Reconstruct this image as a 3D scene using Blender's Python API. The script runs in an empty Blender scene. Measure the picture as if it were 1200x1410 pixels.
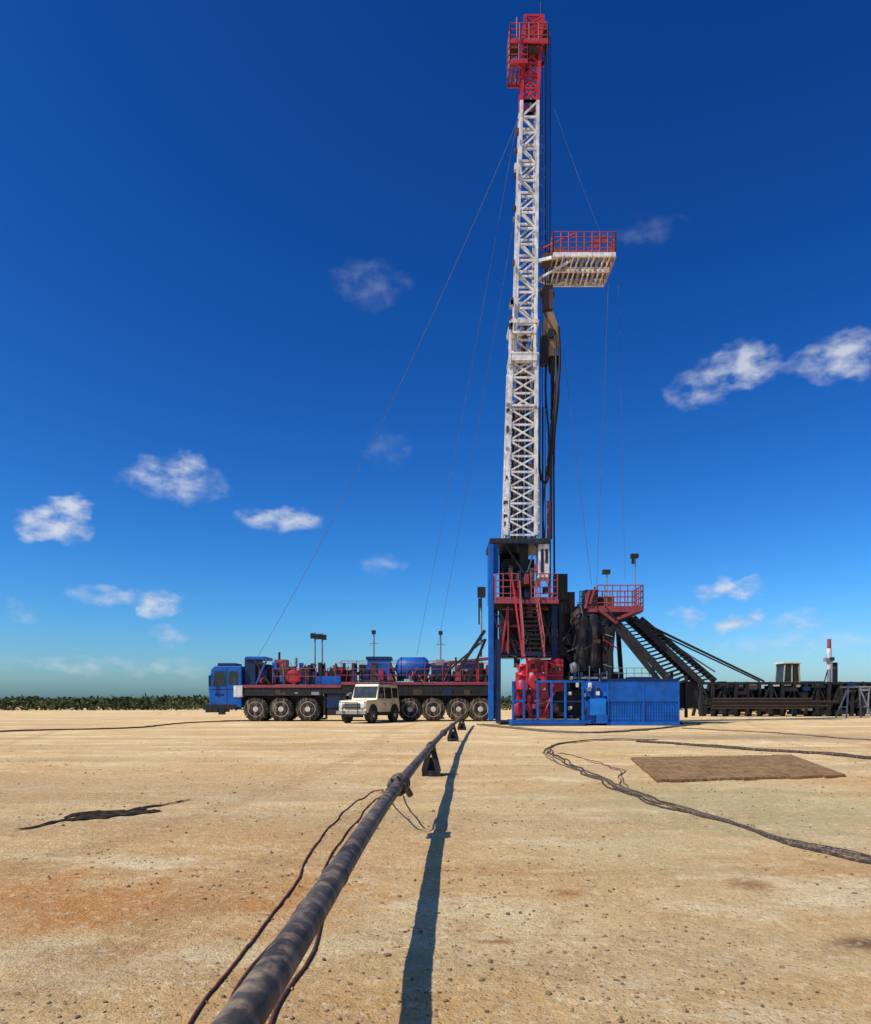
import bpy, math, random
from mathutils import Vector, Matrix, noise
random.seed(7)
R=random.random
def U(a,b): return a+(b-a)*R()
scene=bpy.context.scene
H=1.25      # eye height (m)
F=1000.0    # focal length in photo pixels
HOR=965.0
def g(px,py,Y):            # photo measurement -> metres at a surveyed distance Y
    return Vector(((px-600)/F*Y, Y, H+(HOR-py)/F*Y))
def gr(px,py,z=0.0):       # point on the ground
    Y=(H-z)*F/(py-HOR); return Vector(((px-600)/F*Y,Y,z))

# ---------------------------------------------------------------- materials
def nd(nt,t,**k):
    n=nt.nodes.new(t)
    for a,b in k.items(): setattr(n,a,b)
    return n
def mat(name,col,rough=.5,metal=0,var=.25,dirt=.35,dirtcol=(.33,.24,.15),scale=1.5,bump=.0,spec=.5):
    m=bpy.data.materials.new(name); m.use_nodes=True; nt=m.node_tree
    b=nt.nodes['Principled BSDF']; L=nt.links.new
    tc=nd(nt,'ShaderNodeTexCoord')
    n1=nd(nt,'ShaderNodeTexNoise'); n1.inputs['Scale'].default_value=scale; n1.inputs['Detail'].default_value=4; n1.inputs['Roughness'].default_value=.65
    n2=nd(nt,'ShaderNodeTexNoise'); n2.inputs['Scale'].default_value=scale*4.3; n2.inputs['Detail'].default_value=4
    L(tc.outputs['Object'],n1.inputs['Vector'])
    mp=nd(nt,'ShaderNodeMapping'); mp.inputs['Scale'].default_value=(1,1,.25); L(tc.outputs['Object'],mp.inputs['Vector']); L(mp.outputs[0],n2.inputs['Vector'])
    r=nd(nt,'ShaderNodeValToRGB'); r.color_ramp.elements[0].position=.3; r.color_ramp.elements[1].position=.7
    r.color_ramp.elements[0].color=tuple(c*(1-var) for c in col)+(1,); r.color_ramp.elements[1].color=tuple(min(1,c*(1+var*.6)) for c in col)+(1,)
    L(n1.outputs['Fac'],r.inputs['Fac'])
    r2=nd(nt,'ShaderNodeValToRGB'); r2.color_ramp.elements[0].position=.48; r2.color_ramp.elements[1].position=.7
    r2.color_ramp.elements[0].color=(0,0,0,1); r2.color_ramp.elements[1].color=(dirt,dirt,dirt,1)
    L(n2.outputs['Fac'],r2.inputs['Fac'])
    mx=nd(nt,'ShaderNodeMix',data_type='RGBA'); L(r2.outputs[0],mx.inputs[0]); L(r.outputs[0],mx.inputs[6]); mx.inputs[7].default_value=dirtcol+(1,)
    L(mx.outputs[2],b.inputs['Base Color'])
    b.inputs['Roughness'].default_value=rough; b.inputs['Metallic'].default_value=metal
    b.inputs['Specular IOR Level'].default_value=spec
    if bump:
        bp=nd(nt,'ShaderNodeBump'); bp.inputs['Strength'].default_value=bump; bp.inputs['Distance'].default_value=.02
        L(n2.outputs['Fac'],bp.inputs['Height']); L(bp.outputs[0],b.inputs['Normal'])
    return m
WHITE=mat('white_paint',(.66,.65,.63),.5,var=.35,dirt=.75,dirtcol=(.2,.16,.13),scale=1.6)
RED=mat('red_paint',(.45,.016,.03),.45,var=.4,dirt=.45,dirtcol=(.1,.03,.03))
PINK=mat('faded_red_paint',(.27,.04,.055),.55,var=.35,dirt=.5,dirtcol=(.12,.07,.07))
BLUE=mat('blue_paint',(.004,.095,.40),.45,var=.4,dirt=.4,dirtcol=(.04,.06,.10),spec=.3)
BLUED=mat('dark_blue_paint',(.005,.024,.085),.5,dirt=.4,dirtcol=(.035,.035,.04),spec=.3)
BLUEL=mat('light_blue_panel',(.006,.17,.58),.5,var=.4,dirt=.4,dirtcol=(.04,.1,.2),spec=.3)
STEEL=mat('dark_steel',(.016,.016,.017),.6,.0,dirt=.35,dirtcol=(.055,.04,.028),spec=.3)
BROWN=mat('rusty_steel',(.07,.035,.022),.7,.1,dirt=.4,dirtcol=(.03,.02,.015))
TAN=mat('ochre_paint',(.26,.16,.06),.5,dirt=.6,dirtcol=(.05,.035,.02))
CREAM=mat('cream_paint',(.74,.64,.42),.35,dirt=.25)
GREY=mat('galvanised_steel',(.26,.26,.26),.5,.2,dirt=.5,dirtcol=(.1,.08,.06))
RUB=mat('tyre_rubber',(.026,.024,.022),.9,dirt=.85,dirtcol=(.26,.19,.13),spec=.2)
HUB=mat('wheel_hub_dusty',(.6,.55,.48),.6,var=.4,dirt=.6,dirtcol=(.25,.19,.13),scale=4)
YEL=mat('yellow_paint',(.48,.38,.16),.5,dirt=.5,dirtcol=(.15,.11,.06))
TARP=mat('black_tarpaulin',(.011,.011,.012),.6,dirt=.2,bump=.4,spec=.3)
GLASS=mat('tinted_glass',(.015,.02,.025),.08,0,dirt=.1)
LAMP=mat('lamp_lens',(.6,.6,.58),.15,dirt=0)
PIPE=mat('worn_pipe_steel',(.075,.062,.052),.6,0,var=.65,dirt=.9,dirtcol=(.27,.195,.125),scale=4,bump=.6,spec=.25)
CABLE=mat('cable_sheath',(.04,.03,.026),.7,dirt=.75,dirtcol=(.26,.18,.12),scale=8,spec=.25)
CABD=mat('dusty_cable_sheath',(.10,.075,.055),.8,dirt=.8,dirtcol=(.36,.26,.17),scale=8,spec=.2)
CABR=mat('red_brown_cable',(.11,.035,.02),.7,dirt=.5,dirtcol=(.2,.12,.07),scale=8,spec=.25)
WIRE=mat('wire_rope',(.06,.07,.09),.6,.1)
WOOD=mat('timber_mat_brown',(.23,.135,.06),.9,var=.5,dirt=.8,dirtcol=(.38,.25,.13),scale=2.5,bump=.6,spec=.1)
SHADOW=mat('painted_shadow',(.02,.015,.012),.95,dirt=.5,dirtcol=(.2,.13,.07),scale=3,spec=.05)  # near-black colour for the shadow painted on the ground at left

# ---------------------------------------------------------------- mesh builder
class B:
    def __init__(s): s.v=[];s.f=[];s.mi=[];s.mats=[];s.sm=[]
    def add(s,vs,fs,m,smooth=False):
        if m not in s.mats: s.mats.append(m)
        k=s.mats.index(m); o=len(s.v); s.v+= [tuple(x) for x in vs]
        for f in fs: s.f.append([i+o for i in f]); s.mi.append(k); s.sm.append(smooth)
    def box(s,a,b,m):
        x0,x1=sorted((a[0],b[0]));y0,y1=sorted((a[1],b[1]));z0,z1=sorted((a[2],b[2]))
        vs=[(x0,y0,z0),(x1,y0,z0),(x1,y1,z0),(x0,y1,z0),(x0,y0,z1),(x1,y0,z1),(x1,y1,z1),(x0,y1,z1)]
        s.add(vs,[(0,3,2,1),(4,5,6,7),(0,1,5,4),(1,2,6,5),(2,3,7,6),(3,0,4,7)],m)
    def pb(s,x0,y0,x1,y1,Y,d,m):      # box measured on its near face at distance Y, depth d
        a=g(x0,y0,Y); b=g(x1,y1,Y); s.box((a.x,Y,a.z),(b.x,Y+d,b.z),m)
    def frame(s,p,q,up=None):
        d=(Vector(q)-Vector(p)).normalized()
        up=Vector(up) if up else (Vector((0,0,1)) if abs(d.z)<.9 else Vector((0,1,0)))
        a=d.cross(up).normalized(); return d,a,a.cross(d)
    def beam(s,p,q,w,h,m,up=None):
        p=Vector(p);q=Vector(q);d,a,b=s.frame(p,q,up)
        vs=[c+a*w/2*i+b*h/2*j for c in(p,q) for i,j in((-1,-1),(1,-1),(1,1),(-1,1))]
        s.add(vs,[(3,2,1,0),(4,5,6,7),(0,1,5,4),(1,2,6,5),(2,3,7,6),(3,0,4,7)],m)
    def lathe(s,p,ax,prof,m,n=16):
        p=Vector(p);ax=Vector(ax).normalized();_,a,b=s.frame(p,p+ax)
        vs=[];fs=[]
        for t,r in prof:
            for i in range(n):
                an=2*math.pi*i/n; vs.append(p+ax*t+(a*math.cos(an)+b*math.sin(an))*max(r,.0005))
        for k in range(len(prof)-1):
            for i in range(n):
                j=(i+1)%n; fs.append((k*n+i,k*n+j,(k+1)*n+j,(k+1)*n+i))
        s.add(vs,fs,m,True)
        s.add(vs[:n],[tuple(range(n))[::-1]],m); s.add(vs[-n:],[tuple(range(n))],m)
    def tube(s,p,q,r,m,n=8,r2=None):
        L=(Vector(q)-Vector(p)).length; s.lathe(p,Vector(q)-Vector(p),[(0,r),(L,r if r2 is None else r2)],m,n)
    def path(s,pts,r,m,n=6):
        pts=[Vector(x) for x in pts]; vs=[];fs=[]
        for k,p in enumerate(pts):
            d=(pts[min(k+1,len(pts)-1)]-pts[max(k-1,0)]).normalized()
            up=Vector((0,0,1)) if abs(d.z)<.95 else Vector((0,1,0))
            a=d.cross(up).normalized(); b=a.cross(d)
            for i in range(n):
                an=2*math.pi*i/n; vs.append(p+(a*math.cos(an)+b*math.sin(an))*r)
        for k in range(len(pts)-1):
            for i in range(n):
                j=(i+1)%n; fs.append((k*n+i,k*n+j,(k+1)*n+j,(k+1)*n+i))
        s.add(vs,fs,m,True)
    def prism(s,prof,y0,y1,m,inset=0):   # profile in X-Z, extruded in Y
        n=len(prof); vs=[(x,y0,z) for x,z in prof]+[(x,y1,z) for x,z in prof]
        fs=[tuple(range(n)),tuple(range(2*n-1,n-1,-1))]+[(i,i+n,(i+1)%n+n,(i+1)%n) for i in range(n)]
        s.add(vs,fs,m)
    def rail(s,pts,h,m,r=.03,sp=1.2,mids=2,toe=True):
        for a,b in zip(pts[:-1],pts[1:]):
            a=Vector(a);b=Vector(b);n=max(1,round((b-a).length/sp))
            for i in range(n+1):
                p=a.lerp(b,i/n); s.tube(p,p+Vector((0,0,h)),r,m,6)
            for k in range(mids+1):
                z=Vector((0,0,h*(k+1)/(mids+1))); s.tube(a+z,b+z,r*.9,m,6)
            if toe: s.beam(a+Vector((0,0,.08)),b+Vector((0,0,.08)),.02,.15,m)
    def wheel(s,c,R0,w,side=-1,hub=None):  # axle along Y
        c=Vector(c);h=w/2
        s.lathe(c-Vector((0,h,0)),(0,1,0),[(0,R0*.62),(.0,R0*.86),(.05,R0*.97),(.12*w+.05,R0),(w-.12*w-.05,R0),(w-.05,R0*.97),(w,R0*.86),(w,R0*.6)],RUB,24)
        for i in range(26):
            an=i*math.pi/13; p=c+Vector((math.cos(an)*R0,0,math.sin(an)*R0)); s.beam(p-Vector((0,h*.9,0)),p+Vector((0,h*.9,0)),.06,.05,RUB,(math.cos(an),0,math.sin(an)))
        s.lathe(c-Vector((0,h+.012,0)),(0,1,0),[(0,R0*.18),(.0,R0*.2),(.06,R0*.3),(.06,R0*.5),(.0,R0*.62),(.04,R0*.64)],hub or HUB,20)
        for i in range(8):
            an=i*math.pi/4; p=c+Vector((math.cos(an)*R0*.4,-h-.0,math.sin(an)*R0*.4)); s.tube(p+Vector((0,.05,0)),p-Vector((0,.02,0)),R0*.04,STEEL,6)
    def done(s,name,parent=None,bevel=0,matrix=None):
        me=bpy.data.meshes.new(name); me.from_pydata(s.v,[],s.f)
        for m in s.mats: me.materials.append(m)
        me.polygons.foreach_set('material_index',s.mi); me.polygons.foreach_set('use_smooth',s.sm); me.update()
        o=bpy.data.objects.new(name,me); scene.collection.objects.link(o)
        if parent: o.parent=parent
        if bevel:
            md=o.modifiers.new('bevel','BEVEL'); md.width=bevel; md.segments=2; md.limit_method='ANGLE'; md.angle_limit=math.radians(50)
        return o
def empty(name,loc=(0,0,0),rz=0):
    e=bpy.data.objects.new(name,None); scene.collection.objects.link(e); e.location=loc; e.rotation_euler[2]=rz; e.empty_display_size=.5; return e
def smooth_path(pts,n=10,wob=0,seed=0):
    pts=[Vector(p) for p in pts]; out=[]
    for i in range(len(pts)-1):
        p0=pts[max(i-1,0)];p1=pts[i];p2=pts[i+1];p3=pts[min(i+2,len(pts)-1)]
        for k in range(n):
            t=k/n; q=.5*((2*p1)+(p2-p0)*t+(2*p0-5*p1+4*p2-p3)*t*t+(3*p1-p0-3*p2+p3)*t**3)
            if wob: q=q+Vector((noise.noise(q*1.1+Vector((seed*7.3,0,0)))*wob,noise.noise(q*1.1+Vector((0,seed*5.1,3)))*wob,0))
            out.append(q)
    out.append(pts[-1]); return out

# ---------------------------------------------------------------- ground
def axis_pts(lo,hi,dense_lo,dense_hi,step):
    a=[];x=dense_lo
    while x<dense_hi: a.append(x); x+=step
    s=step;x=dense_hi
    while x<hi: a.append(x); s*=1.12; x+=s
    a.append(hi); s=step;x=dense_lo-step
    while x>lo: a.insert(0,x); s*=1.12; x-=s
    a.insert(0,lo); return a
def gz(x,y):
    d=max(0,1-max(0,y-18)/25) if y>0 else 1
    v=Vector((x,y,0))
    return d*(noise.noise(v*.45)*.02+noise.noise(v*2.3)*.014+noise.noise(v*7)*.008+noise.noise(v*13)*.004)
xs=axis_pts(-3500,3500,-5,6,.06); ys=axis_pts(-300,6000,.8,14,.06)
vs=[(x,y,gz(x,y)) for y in ys for x in xs]; nx=len(xs)
fs=[(j*nx+i,j*nx+i+1,(j+1)*nx+i+1,(j+1)*nx+i) for j in range(len(ys)-1) for i in range(nx-1)]
gm=bpy.data.meshes.new('ground'); gm.from_pydata(vs,[],fs); gm.polygons.foreach_set('use_smooth',[True]*len(fs))
ground=bpy.data.objects.new('ground',gm); scene.collection.objects.link(ground)
m=bpy.data.materials.new('sandy_gravel_ground'); m.use_nodes=True; nt=m.node_tree; L=nt.links.new; bs=nt.nodes['Principled BSDF']
bs.inputs['Roughness'].default_value=1; bs.inputs['Specular IOR Level'].default_value=.03
tc=nd(nt,'ShaderNodeTexCoord')
def nz(scale,detail=5,rough=.6,msc=None,loc=None):
    n=nd(nt,'ShaderNodeTexNoise'); n.inputs['Scale'].default_value=scale; n.inputs['Detail'].default_value=detail; n.inputs['Roughness'].default_value=rough
    if msc or loc:
        mp=nd(nt,'ShaderNodeMapping'); mp.inputs['Scale'].default_value=msc or (1,1,1); mp.inputs['Location'].default_value=loc or (0,0,0)
        L(tc.outputs['Object'],mp.inputs['Vector']); L(mp.outputs[0],n.inputs['Vector'])
    else: L(tc.outputs['Object'],n.inputs['Vector'])
    return n.outputs['Fac']
def ramp(src,p0,p1,c0=(0,0,0),c1=(1,1,1)):
    r=nd(nt,'ShaderNodeValToRGB'); e=r.color_ramp.elements; e[0].position=p0;e[1].position=p1;e[0].color=c0+(1,);e[1].color=c1+(1,); L(src,r.inputs['Fac']); return r.outputs[0]
def mix(f,a,b,mode='MIX'):
    x=nd(nt,'ShaderNodeMix',data_type='RGBA',blend_type=mode)
    for s,i in((f,0),(a,6),(b,7)):
        if hasattr(s,'is_output'): L(s,x.inputs[i])
        else: x.inputs[i].default_value=s if i==0 else s+(1,)
    return x.outputs[2]
def mth(op,a,b=None,c=None):
    x=nd(nt,'ShaderNodeMath',operation=op)
    for i,s in enumerate((a,b,c)):
        if s is None: continue
        if hasattr(s,'is_output'): L(s,x.inputs[i])
        else: x.inputs[i].default_value=s
    return x.outputs[0]
c=ramp(nz(.35,4),.35,.65,(.70,.455,.20),(.86,.66,.355))
c=mix(mth('MULTIPLY',ramp(nz(.3,6,.65,(.3,1.8,1),(3,9,0)),.46,.62),.8),c,(.60,.33,.125))
c=mix(mth('MULTIPLY',ramp(nz(.8,6,.7,(.6,1.3,1),(13,2,0)),.5,.64),.75),c,(.92,.77,.47))
c=mix(mth('MULTIPLY',ramp(nz(3.5,7,.78),.5,.66),.6),c,(.44,.265,.115))
c=mix(mth('MULTIPLY',ramp(nz(.12,5,.65,(.5,3,1),(31,5,0)),.48,.6),.6),c,(.50,.35,.18))
# local stains: (x,y,rx,ry,colour,strength)
sep=nd(nt,'ShaderNodeSeparateXYZ'); L(tc.outputs['Object'],sep.inputs[0])
wn=nz(2.0,6,.7)
for (px,py,rx,ry,col,st) in [(782,1230,.17,.15,(.42,.17,.04),1),(1030,1219,.2,.18,(.33,.15,.05),1),(1010,1105,2.6,3.2,(.47,.40,.19),.8),(870,1180,1.2,1.3,(.66,.56,.30),.5),(180,1240,2.1,1.1,(.60,.27,.08),.9),(1195,1298,.2,.15,(.2,.12,.06),1),(300,1150,3,.9,(.62,.33,.12),.6),(690,1298,.13,.06,(.4,.19,.06),1),(1050,1015,8,3,(.25,.19,.11),.7),(420,1060,4,2.0,(.64,.39,.17),.6),(100,1075,3,1.2,(.60,.38,.18),.7)]:
    p=gr(px,py)
    dx=mth('DIVIDE',mth('SUBTRACT',sep.outputs[0],p.x),rx); dy=mth('DIVIDE',mth('SUBTRACT',sep.outputs[1],p.y),ry)
    d=mth('SQRT',mth('ADD',mth('MULTIPLY',dx,dx),mth('MULTIPLY',dy,dy)))
    v=mth('ADD',mth('SUBTRACT',1,d),mth('MULTIPLY',mth('SUBTRACT',wn,.5),2.8))
    c=mix(mth('MULTIPLY',ramp(v,.0,.8),st),c,col)
# tyre tracks: pairs of bands running to the rig
wob=mth('MULTIPLY',mth('SINE',mth('MULTIPLY',sep.outputs[1],.13)),.9)
for x0,sl,st in((-4.2,.10,.7),(-2.4,.10,.7),(3.0,.33,.6),(4.9,.33,.6),(-7.5,-.25,.6),(-9.4,-.25,.6)):
    d=mth('ABSOLUTE',mth('SUBTRACT',sep.outputs[0],mth('ADD',mth('MULTIPLY_ADD',sep.outputs[1],sl,x0),wob)))
    k=mth('MULTIPLY',ramp(d,.12,.3,(1,1,1),(0,0,0)),mth('MULTIPLY',ramp(wn,.40,.56),st))
    c=mix(k,c,(.50,.31,.145))
# fine speckle
vo=nd(nt,'ShaderNodeTexVoronoi'); vo.inputs['Scale'].default_value=30; L(tc.outputs['Object'],vo.inputs['Vector'])
sp=ramp(vo.outputs['Distance'],.12,.26,(1,1,1),(0,0,0))
c=mix(mth('MULTIPLY',mth('MULTIPLY',sp,ramp(nz(1.7,4),.42,.56)),.8),c,(.17,.105,.055))
fine=nz(38,4,.75)
c=mix(mth('MULTIPLY',ramp(fine,.44,.66),.5),c,(.42,.27,.13))
c=mix(mth('MULTIPLY',ramp(nz(13,5,.75,None,(4,4,0)),.52,.66),.45),c,(.95,.82,.55))
L(c,bs.inputs['Base Color'])
hsum=mth('ADD',mth('MULTIPLY',nz(9,7,.78),1.3),mth('MULTIPLY',sp,.15))
hsum=mth('ADD',hsum,mth('MULTIPLY',fine,.3))
bp=nd(nt,'ShaderNodeBump'); bp.inputs['Strength'].default_value=.9; bp.inputs['Distance'].default_value=.05; L(hsum,bp.inputs['Height']); L(bp.outputs[0],bs.inputs['Normal'])
gm.materials.append(m)

# loose stones (one mesh)
b=B(); ROCK=mat('stone',(.2,.14,.085),.95,var=.7,dirt=.9,dirtcol=(.5,.36,.2),scale=6,spec=.1)
ico=[(0,0,1),(.89,0,.45),(.28,.85,.45),(-.72,.53,.45),(-.72,-.53,.45),(.28,-.85,.45),(.72,.53,-.45),(-.28,.85,-.45),(-.89,0,-.45),(-.28,-.85,-.45),(.72,-.53,-.45),(0,0,-1)]
icf=[(0,1,2),(0,2,3),(0,3,4),(0,4,5),(0,5,1),(1,6,2),(2,7,3),(3,8,4),(4,9,5),(5,10,1),(6,7,2),(7,8,3),(8,9,4),(9,10,5),(10,6,1),(11,7,6),(11,8,7),(11,9,8),(11,10,9),(11,6,10)]
cnt=0
while cnt<9500:
    y=2.2+20*R()**1.7; x=U(-.72,.72)*y
    if noise.noise(Vector((x*.7,y*.7,5)))+U(-.35,.35)<-.05: continue
    s=.0025+.011*R()**3.8+(.01 if R()<.012 else 0); s*=1+y*.02
    z=gz(x,y); a=U(0,6.28); sx,sy,sz=s*U(.7,1.5),s*U(.6,1.2),s*U(.4,.8)
    b.add([(x+(vx*math.cos(a)*sx-vy*math.sin(a)*sy)*U(.75,1.25),y+(vx*math.sin(a)*sx+vy*math.cos(a)*sy)*U(.75,1.25),z+sz*.35+vz*sz) for vx,vy,vz in ico],icf,ROCK); cnt+=1
b.done('gravel_stones')

# scrub belt along the horizon
b=B(); LEAF=mat('scrub_foliage',(.055,.075,.026),.9,var=.6,dirt=.8,dirtcol=(.14,.12,.05),scale=.2,spec=.1)
LEAF2=mat('scrub_foliage_dark',(.022,.036,.015),.9,var=.5,dirt=.3,dirtcol=(.06,.075,.03),scale=.3,spec=.1)
for i in range(4600):
    t=R(); y=95+520*t**1.5; x=U(-.72,.72)*y
    cl_=.7+.8*abs(noise.noise(Vector((x*.03,y*.02,1))))*2
    h=(U(.45,1.15)+(y-95)*.005*U(.4,1.1))*cl_; w=h*U(1.2,2.6)
    vs=[];fs=[]
    for k in range(20):
        an=U(0,6.28); rr=math.sqrt(R()); zz=R(); q=math.sqrt(max(0,1-zz*zz*.8))*rr*w
        cx,cy,cz=x+math.cos(an)*q,y+math.sin(an)*q,zz*h; s=U(.12,.34)*h*.75
        d1=Vector((U(-1,1),U(-1,1),U(-1,1))).normalized()*s; d2=Vector((U(-1,1),U(-1,1),U(-1,1))).normalized()*s
        o=len(vs); cc=Vector((cx,cy,cz)); vs+=[cc-d1-d2*.4,cc+d1-d2,cc+d1*.6+d2,cc-d1*.8+d2*.7]; fs.append((o,o+1,o+2,o+3))
    b.add(vs,fs,LEAF if R()<(.6 if y<150 else .3) else LEAF2)
b.done('scrub_vegetation')

# ---------------------------------------------------------------- pipeline in the foreground
pl=empty('steel_pipeline')
pc=[(-.56,-2,.5),(-.455,1.73,.5),(-.33,6.5,.5),(.17,16.7,.5),(.78,26,.52),(1.5,36.5,.6)]
pp=smooth_path(pc,12)
b=B(); b.path(pp,.052,PIPE,28); b.done('pipe_run',pl)
b=B()
def on(y):
    for p,q in zip(pp[:-1],pp[1:]):
        if p.y<=y<=q.y: t=(y-p.y)/(q.y-p.y); return p.lerp(q,t),(q-p).normalized()
for y,w,r in[(6.4,.07,.095),(6.58,.07,.095),(11.9,.3,.075),(16.9,.3,.08),(22,.3,.08),(27.5,.3,.09),(32,.3,.09)]:
    p,d=on(y); b.lathe(p,d,[(0,r*.8),(0.01,r),(w-.01,r),(w,r*.8)],PIPE,24)
p,d=on(6.48)
for k in range(8):
    a=k*math.pi/4; o=Vector((math.cos(a)*.078,0,math.sin(a)*.078)); b.tube(p+o-d*.09,p+o+d*.19,.011,STEEL,6)
b.tube(on(6.7)[0]+Vector((.02,0,0)),on(6.7)[0]+Vector((.09,.05,-.13)),.03,PIPE,12)
for y in(3.1,):
    p,d=on(y); b.lathe(p,d,[(0,.0525),(.004,.056),(.02,.056),(.024,.0525)],PIPE,28)
b.done('couplings',pl)
b=B()
for y,w in[(12.1,.15),(22.5,.17),(31,.18)]:
    p,_=on(y); x=p.x
    b.beam((x-w,y,.05),(x+w,y,.05),.4,.1,TARP)
    for s_ in(-1,1):
        b.beam((x+s_*w*.8,y-.12,.08),(x+s_*.03,y-.05,.44),.09,.09,STEEL); b.beam((x+s_*w*.8,y+.16,.08),(x+s_*.03,y+.08,.44),.09,.09,STEEL)
    b.box((x-w*.62,y-.06,.1),(x+w*.62,y+.1,.3),TARP)
    b.box((x-.08,y-.1,.4),(x+.08,y+.12,.455),STEEL)
b.done('pipe_stands',pl)
# cables lying by the pipeline
def cable(name,pts,r,m,strands=1,spread=.06,wob=.05):
    b=B()
    for k in range(strands):
        off=Vector(((k-(strands-1)/2)*spread,U(-.1,.1),0)); q=smooth_path([Vector(p)+off for p in pts],12,wob,k+len(name))
        q=[Vector((v.x,v.y,max(v.z,gz(v.x,v.y)+r*.8))) for v in q]; b.path(q,r,m,8)
    return b.done(name)
cable('ground_cable',[gr(225,1470),gr(272,1408),gr(335,1310),gr(400,1222),gr(440,1160),gr(480,1115),gr(520,1088),Vector((-.42,6.9,.38)),Vector((-.3,7.6,.45))],.008,CABR,wob=.05)
cable('ground_cable',[gr(310,1440),gr(338,1350),gr(392,1275),gr(440,1205),gr(478,1150),gr(512,1108),gr(540,1085),Vector((-.4,7,.4))],.008,CABR,wob=.05)
cable('ground_cable',[gr(365,1430),gr(392,1370),gr(425,1310),gr(440,1255),gr(470,1190),gr(512,1130),gr(545,1095)],.009,CABR,2,.05,.05)
cable('hose_bundle',[gr(1350,1215),gr(1200,1185),gr(1100,1161),gr(1020,1138),gr(930,1110),gr(862,1086),gr(800,1063),gr(760,1046),gr(750,1034),gr(775,1025),gr(830,1020),gr(905,1021)],.011,CABD,2,.05,.1)
cable('hose_bundle',[gr(1350,1218),gr(1200,1187),gr(1100,1162),gr(1020,1139),gr(930,1112),gr(862,1090),gr(810,1066),gr(775,1047),gr(757,1036),gr(772,1024),gr(835,1018),gr(905,1019)],.013,CABLE,3,.07,.14)
cable('hose_bundle',[gr(870,1090),gr(852,1074),gr(858,1064),gr(835,1054),gr(800,1044),gr(770,1037)],.009,CABD,2,.07,.12)
cable('ground_hose',[gr(880,1022),gr(960,1027),gr(1040,1033),gr(1120,1038),gr(1200,1046),gr(1320,1052)],.035,CABLE,2,.16,.25)
cable('ground_hose',[gr(-60,1010),gr(60,1006),gr(180,1003),gr(256,996),gr(330,993)],.035,CABLE,1,.2,.3)
cable('ground_hose',[gr(940,1003),gr(1050,1009),gr(1200,1020),gr(1300,1028)],.025,CABD,1,.3,.3)
cable('ground_hose',[gr(660,998),gr(760,1008),gr(860,1008),gr(960,998)],.04,CABD,2,.3,.3)

# brown timber mat on the ground
mt=empty('timber_ground_mat'); b=B()
A=[gr(905,1078),gr(1166,1071),gr(1090,1042),gr(868,1046)]
nA=16
for i in range(nA):
    t0,t1=i/nA+.002,(i+1)/nA-.002
    p=[A[0].lerp(A[1],t0),A[0].lerp(A[1],t1),A[3].lerp(A[2],t1),A[3].lerp(A[2],t0)]
    h=.05+U(-.004,.004); e=U(-.05,.05)
    b.add([(q.x,q.y+(e if k<2 else -e),.0) for k,q in enumerate(p)]+[(q.x,q.y+(e if k<2 else -e),h) for k,q in enumerate(p)],[(0,1,5,4),(1,2,6,5),(2,3,7,6),(3,0,4,7),(4,5,6,7)],WOOD)
b.done('planks',mt,.005)
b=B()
def strip(pts,w0):  # flat dark strip painting the cast shadow of an unmodelled object out of view
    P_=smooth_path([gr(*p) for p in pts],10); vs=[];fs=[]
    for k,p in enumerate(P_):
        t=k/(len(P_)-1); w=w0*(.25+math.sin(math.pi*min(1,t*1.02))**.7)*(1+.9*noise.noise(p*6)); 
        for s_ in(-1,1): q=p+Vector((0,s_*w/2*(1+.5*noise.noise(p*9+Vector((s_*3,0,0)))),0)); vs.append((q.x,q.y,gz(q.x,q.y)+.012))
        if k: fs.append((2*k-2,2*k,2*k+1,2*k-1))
    b.add(vs,fs,SHADOW)
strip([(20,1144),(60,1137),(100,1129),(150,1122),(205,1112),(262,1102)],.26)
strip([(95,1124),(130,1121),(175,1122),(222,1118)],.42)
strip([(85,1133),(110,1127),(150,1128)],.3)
b.done('painted_shadow_strips')

# ================================================================= DRILLING RIG
rig=empty('drilling_rig')
def corners(px0,px1,py,Y0=38.3,Y1=39.7,shift=0):
    a=g(px0,py,39);c_=g(px1,py,39); return [Vector((a.x,Y0,a.z)),Vector((c_.x,Y0,a.z)),Vector((c_.x,Y1,a.z)),Vector((a.x,Y1,a.z))]
def lattice(b,C0,C1,n,leg,br,m,faces=(0,2,3),rungs=(1,),xb=True,hm=None):
    for i in range(4): b.beam(C0[i],C1[i],leg,leg,m,(0,1,0))
    for k in range(n+1):
        t=k/n; A=[C0[i].lerp(C1[i],t) for i in range(4)]
        for i in range(4):
            if i in faces or k%4==0: b.beam(A[i],A[(i+1)%4],br,br*1.2,m)
        if k<n:
            Bn=[C0[i].lerp(C1[i],(k+1)/n) for i in range(4)]
            for i in faces:
                j=(i+1)%4
                if k%2==0 or xb: b.beam(A[i],Bn[j],br*.98,br*.9,m)
                if k%2==1 or xb: b.beam(A[j],Bn[i],br*.9,br*.98,m)
b=B()
c0=corners(695,735,742,38.1,39.8); c1=corners(702,736,508,38.2,39.7)
lattice(b,c0,c1,11,.19,.085,WHITE)
d0=corners(707,735,520,38.35,39.5); d1=corners(717,739,150,38.5,39.3)
lattice(b,d0,d1,17,.17,.085,WHITE,xb=False)
# overlap collars
for py,e,hh in((455,3,.2),(504,2,.3),(470,1,.1),(498,3,.1),(568,1,.1)):
    C=corners(703-e+2,736+e-2,py,38.1-e*.01,39.8+e*.01)
    for i in range(4): b.beam(C[i],C[(i+1)%4],.16,hh,WHITE)
for px in(702,736):
    p=g(px,506,38.1);q=g(px+1,452,38.1); b.beam(p,q,.12,.12,WHITE)
    b.beam(g(px,506,39.8),g(px+1,452,39.8),.1,.1,WHITE)
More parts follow.
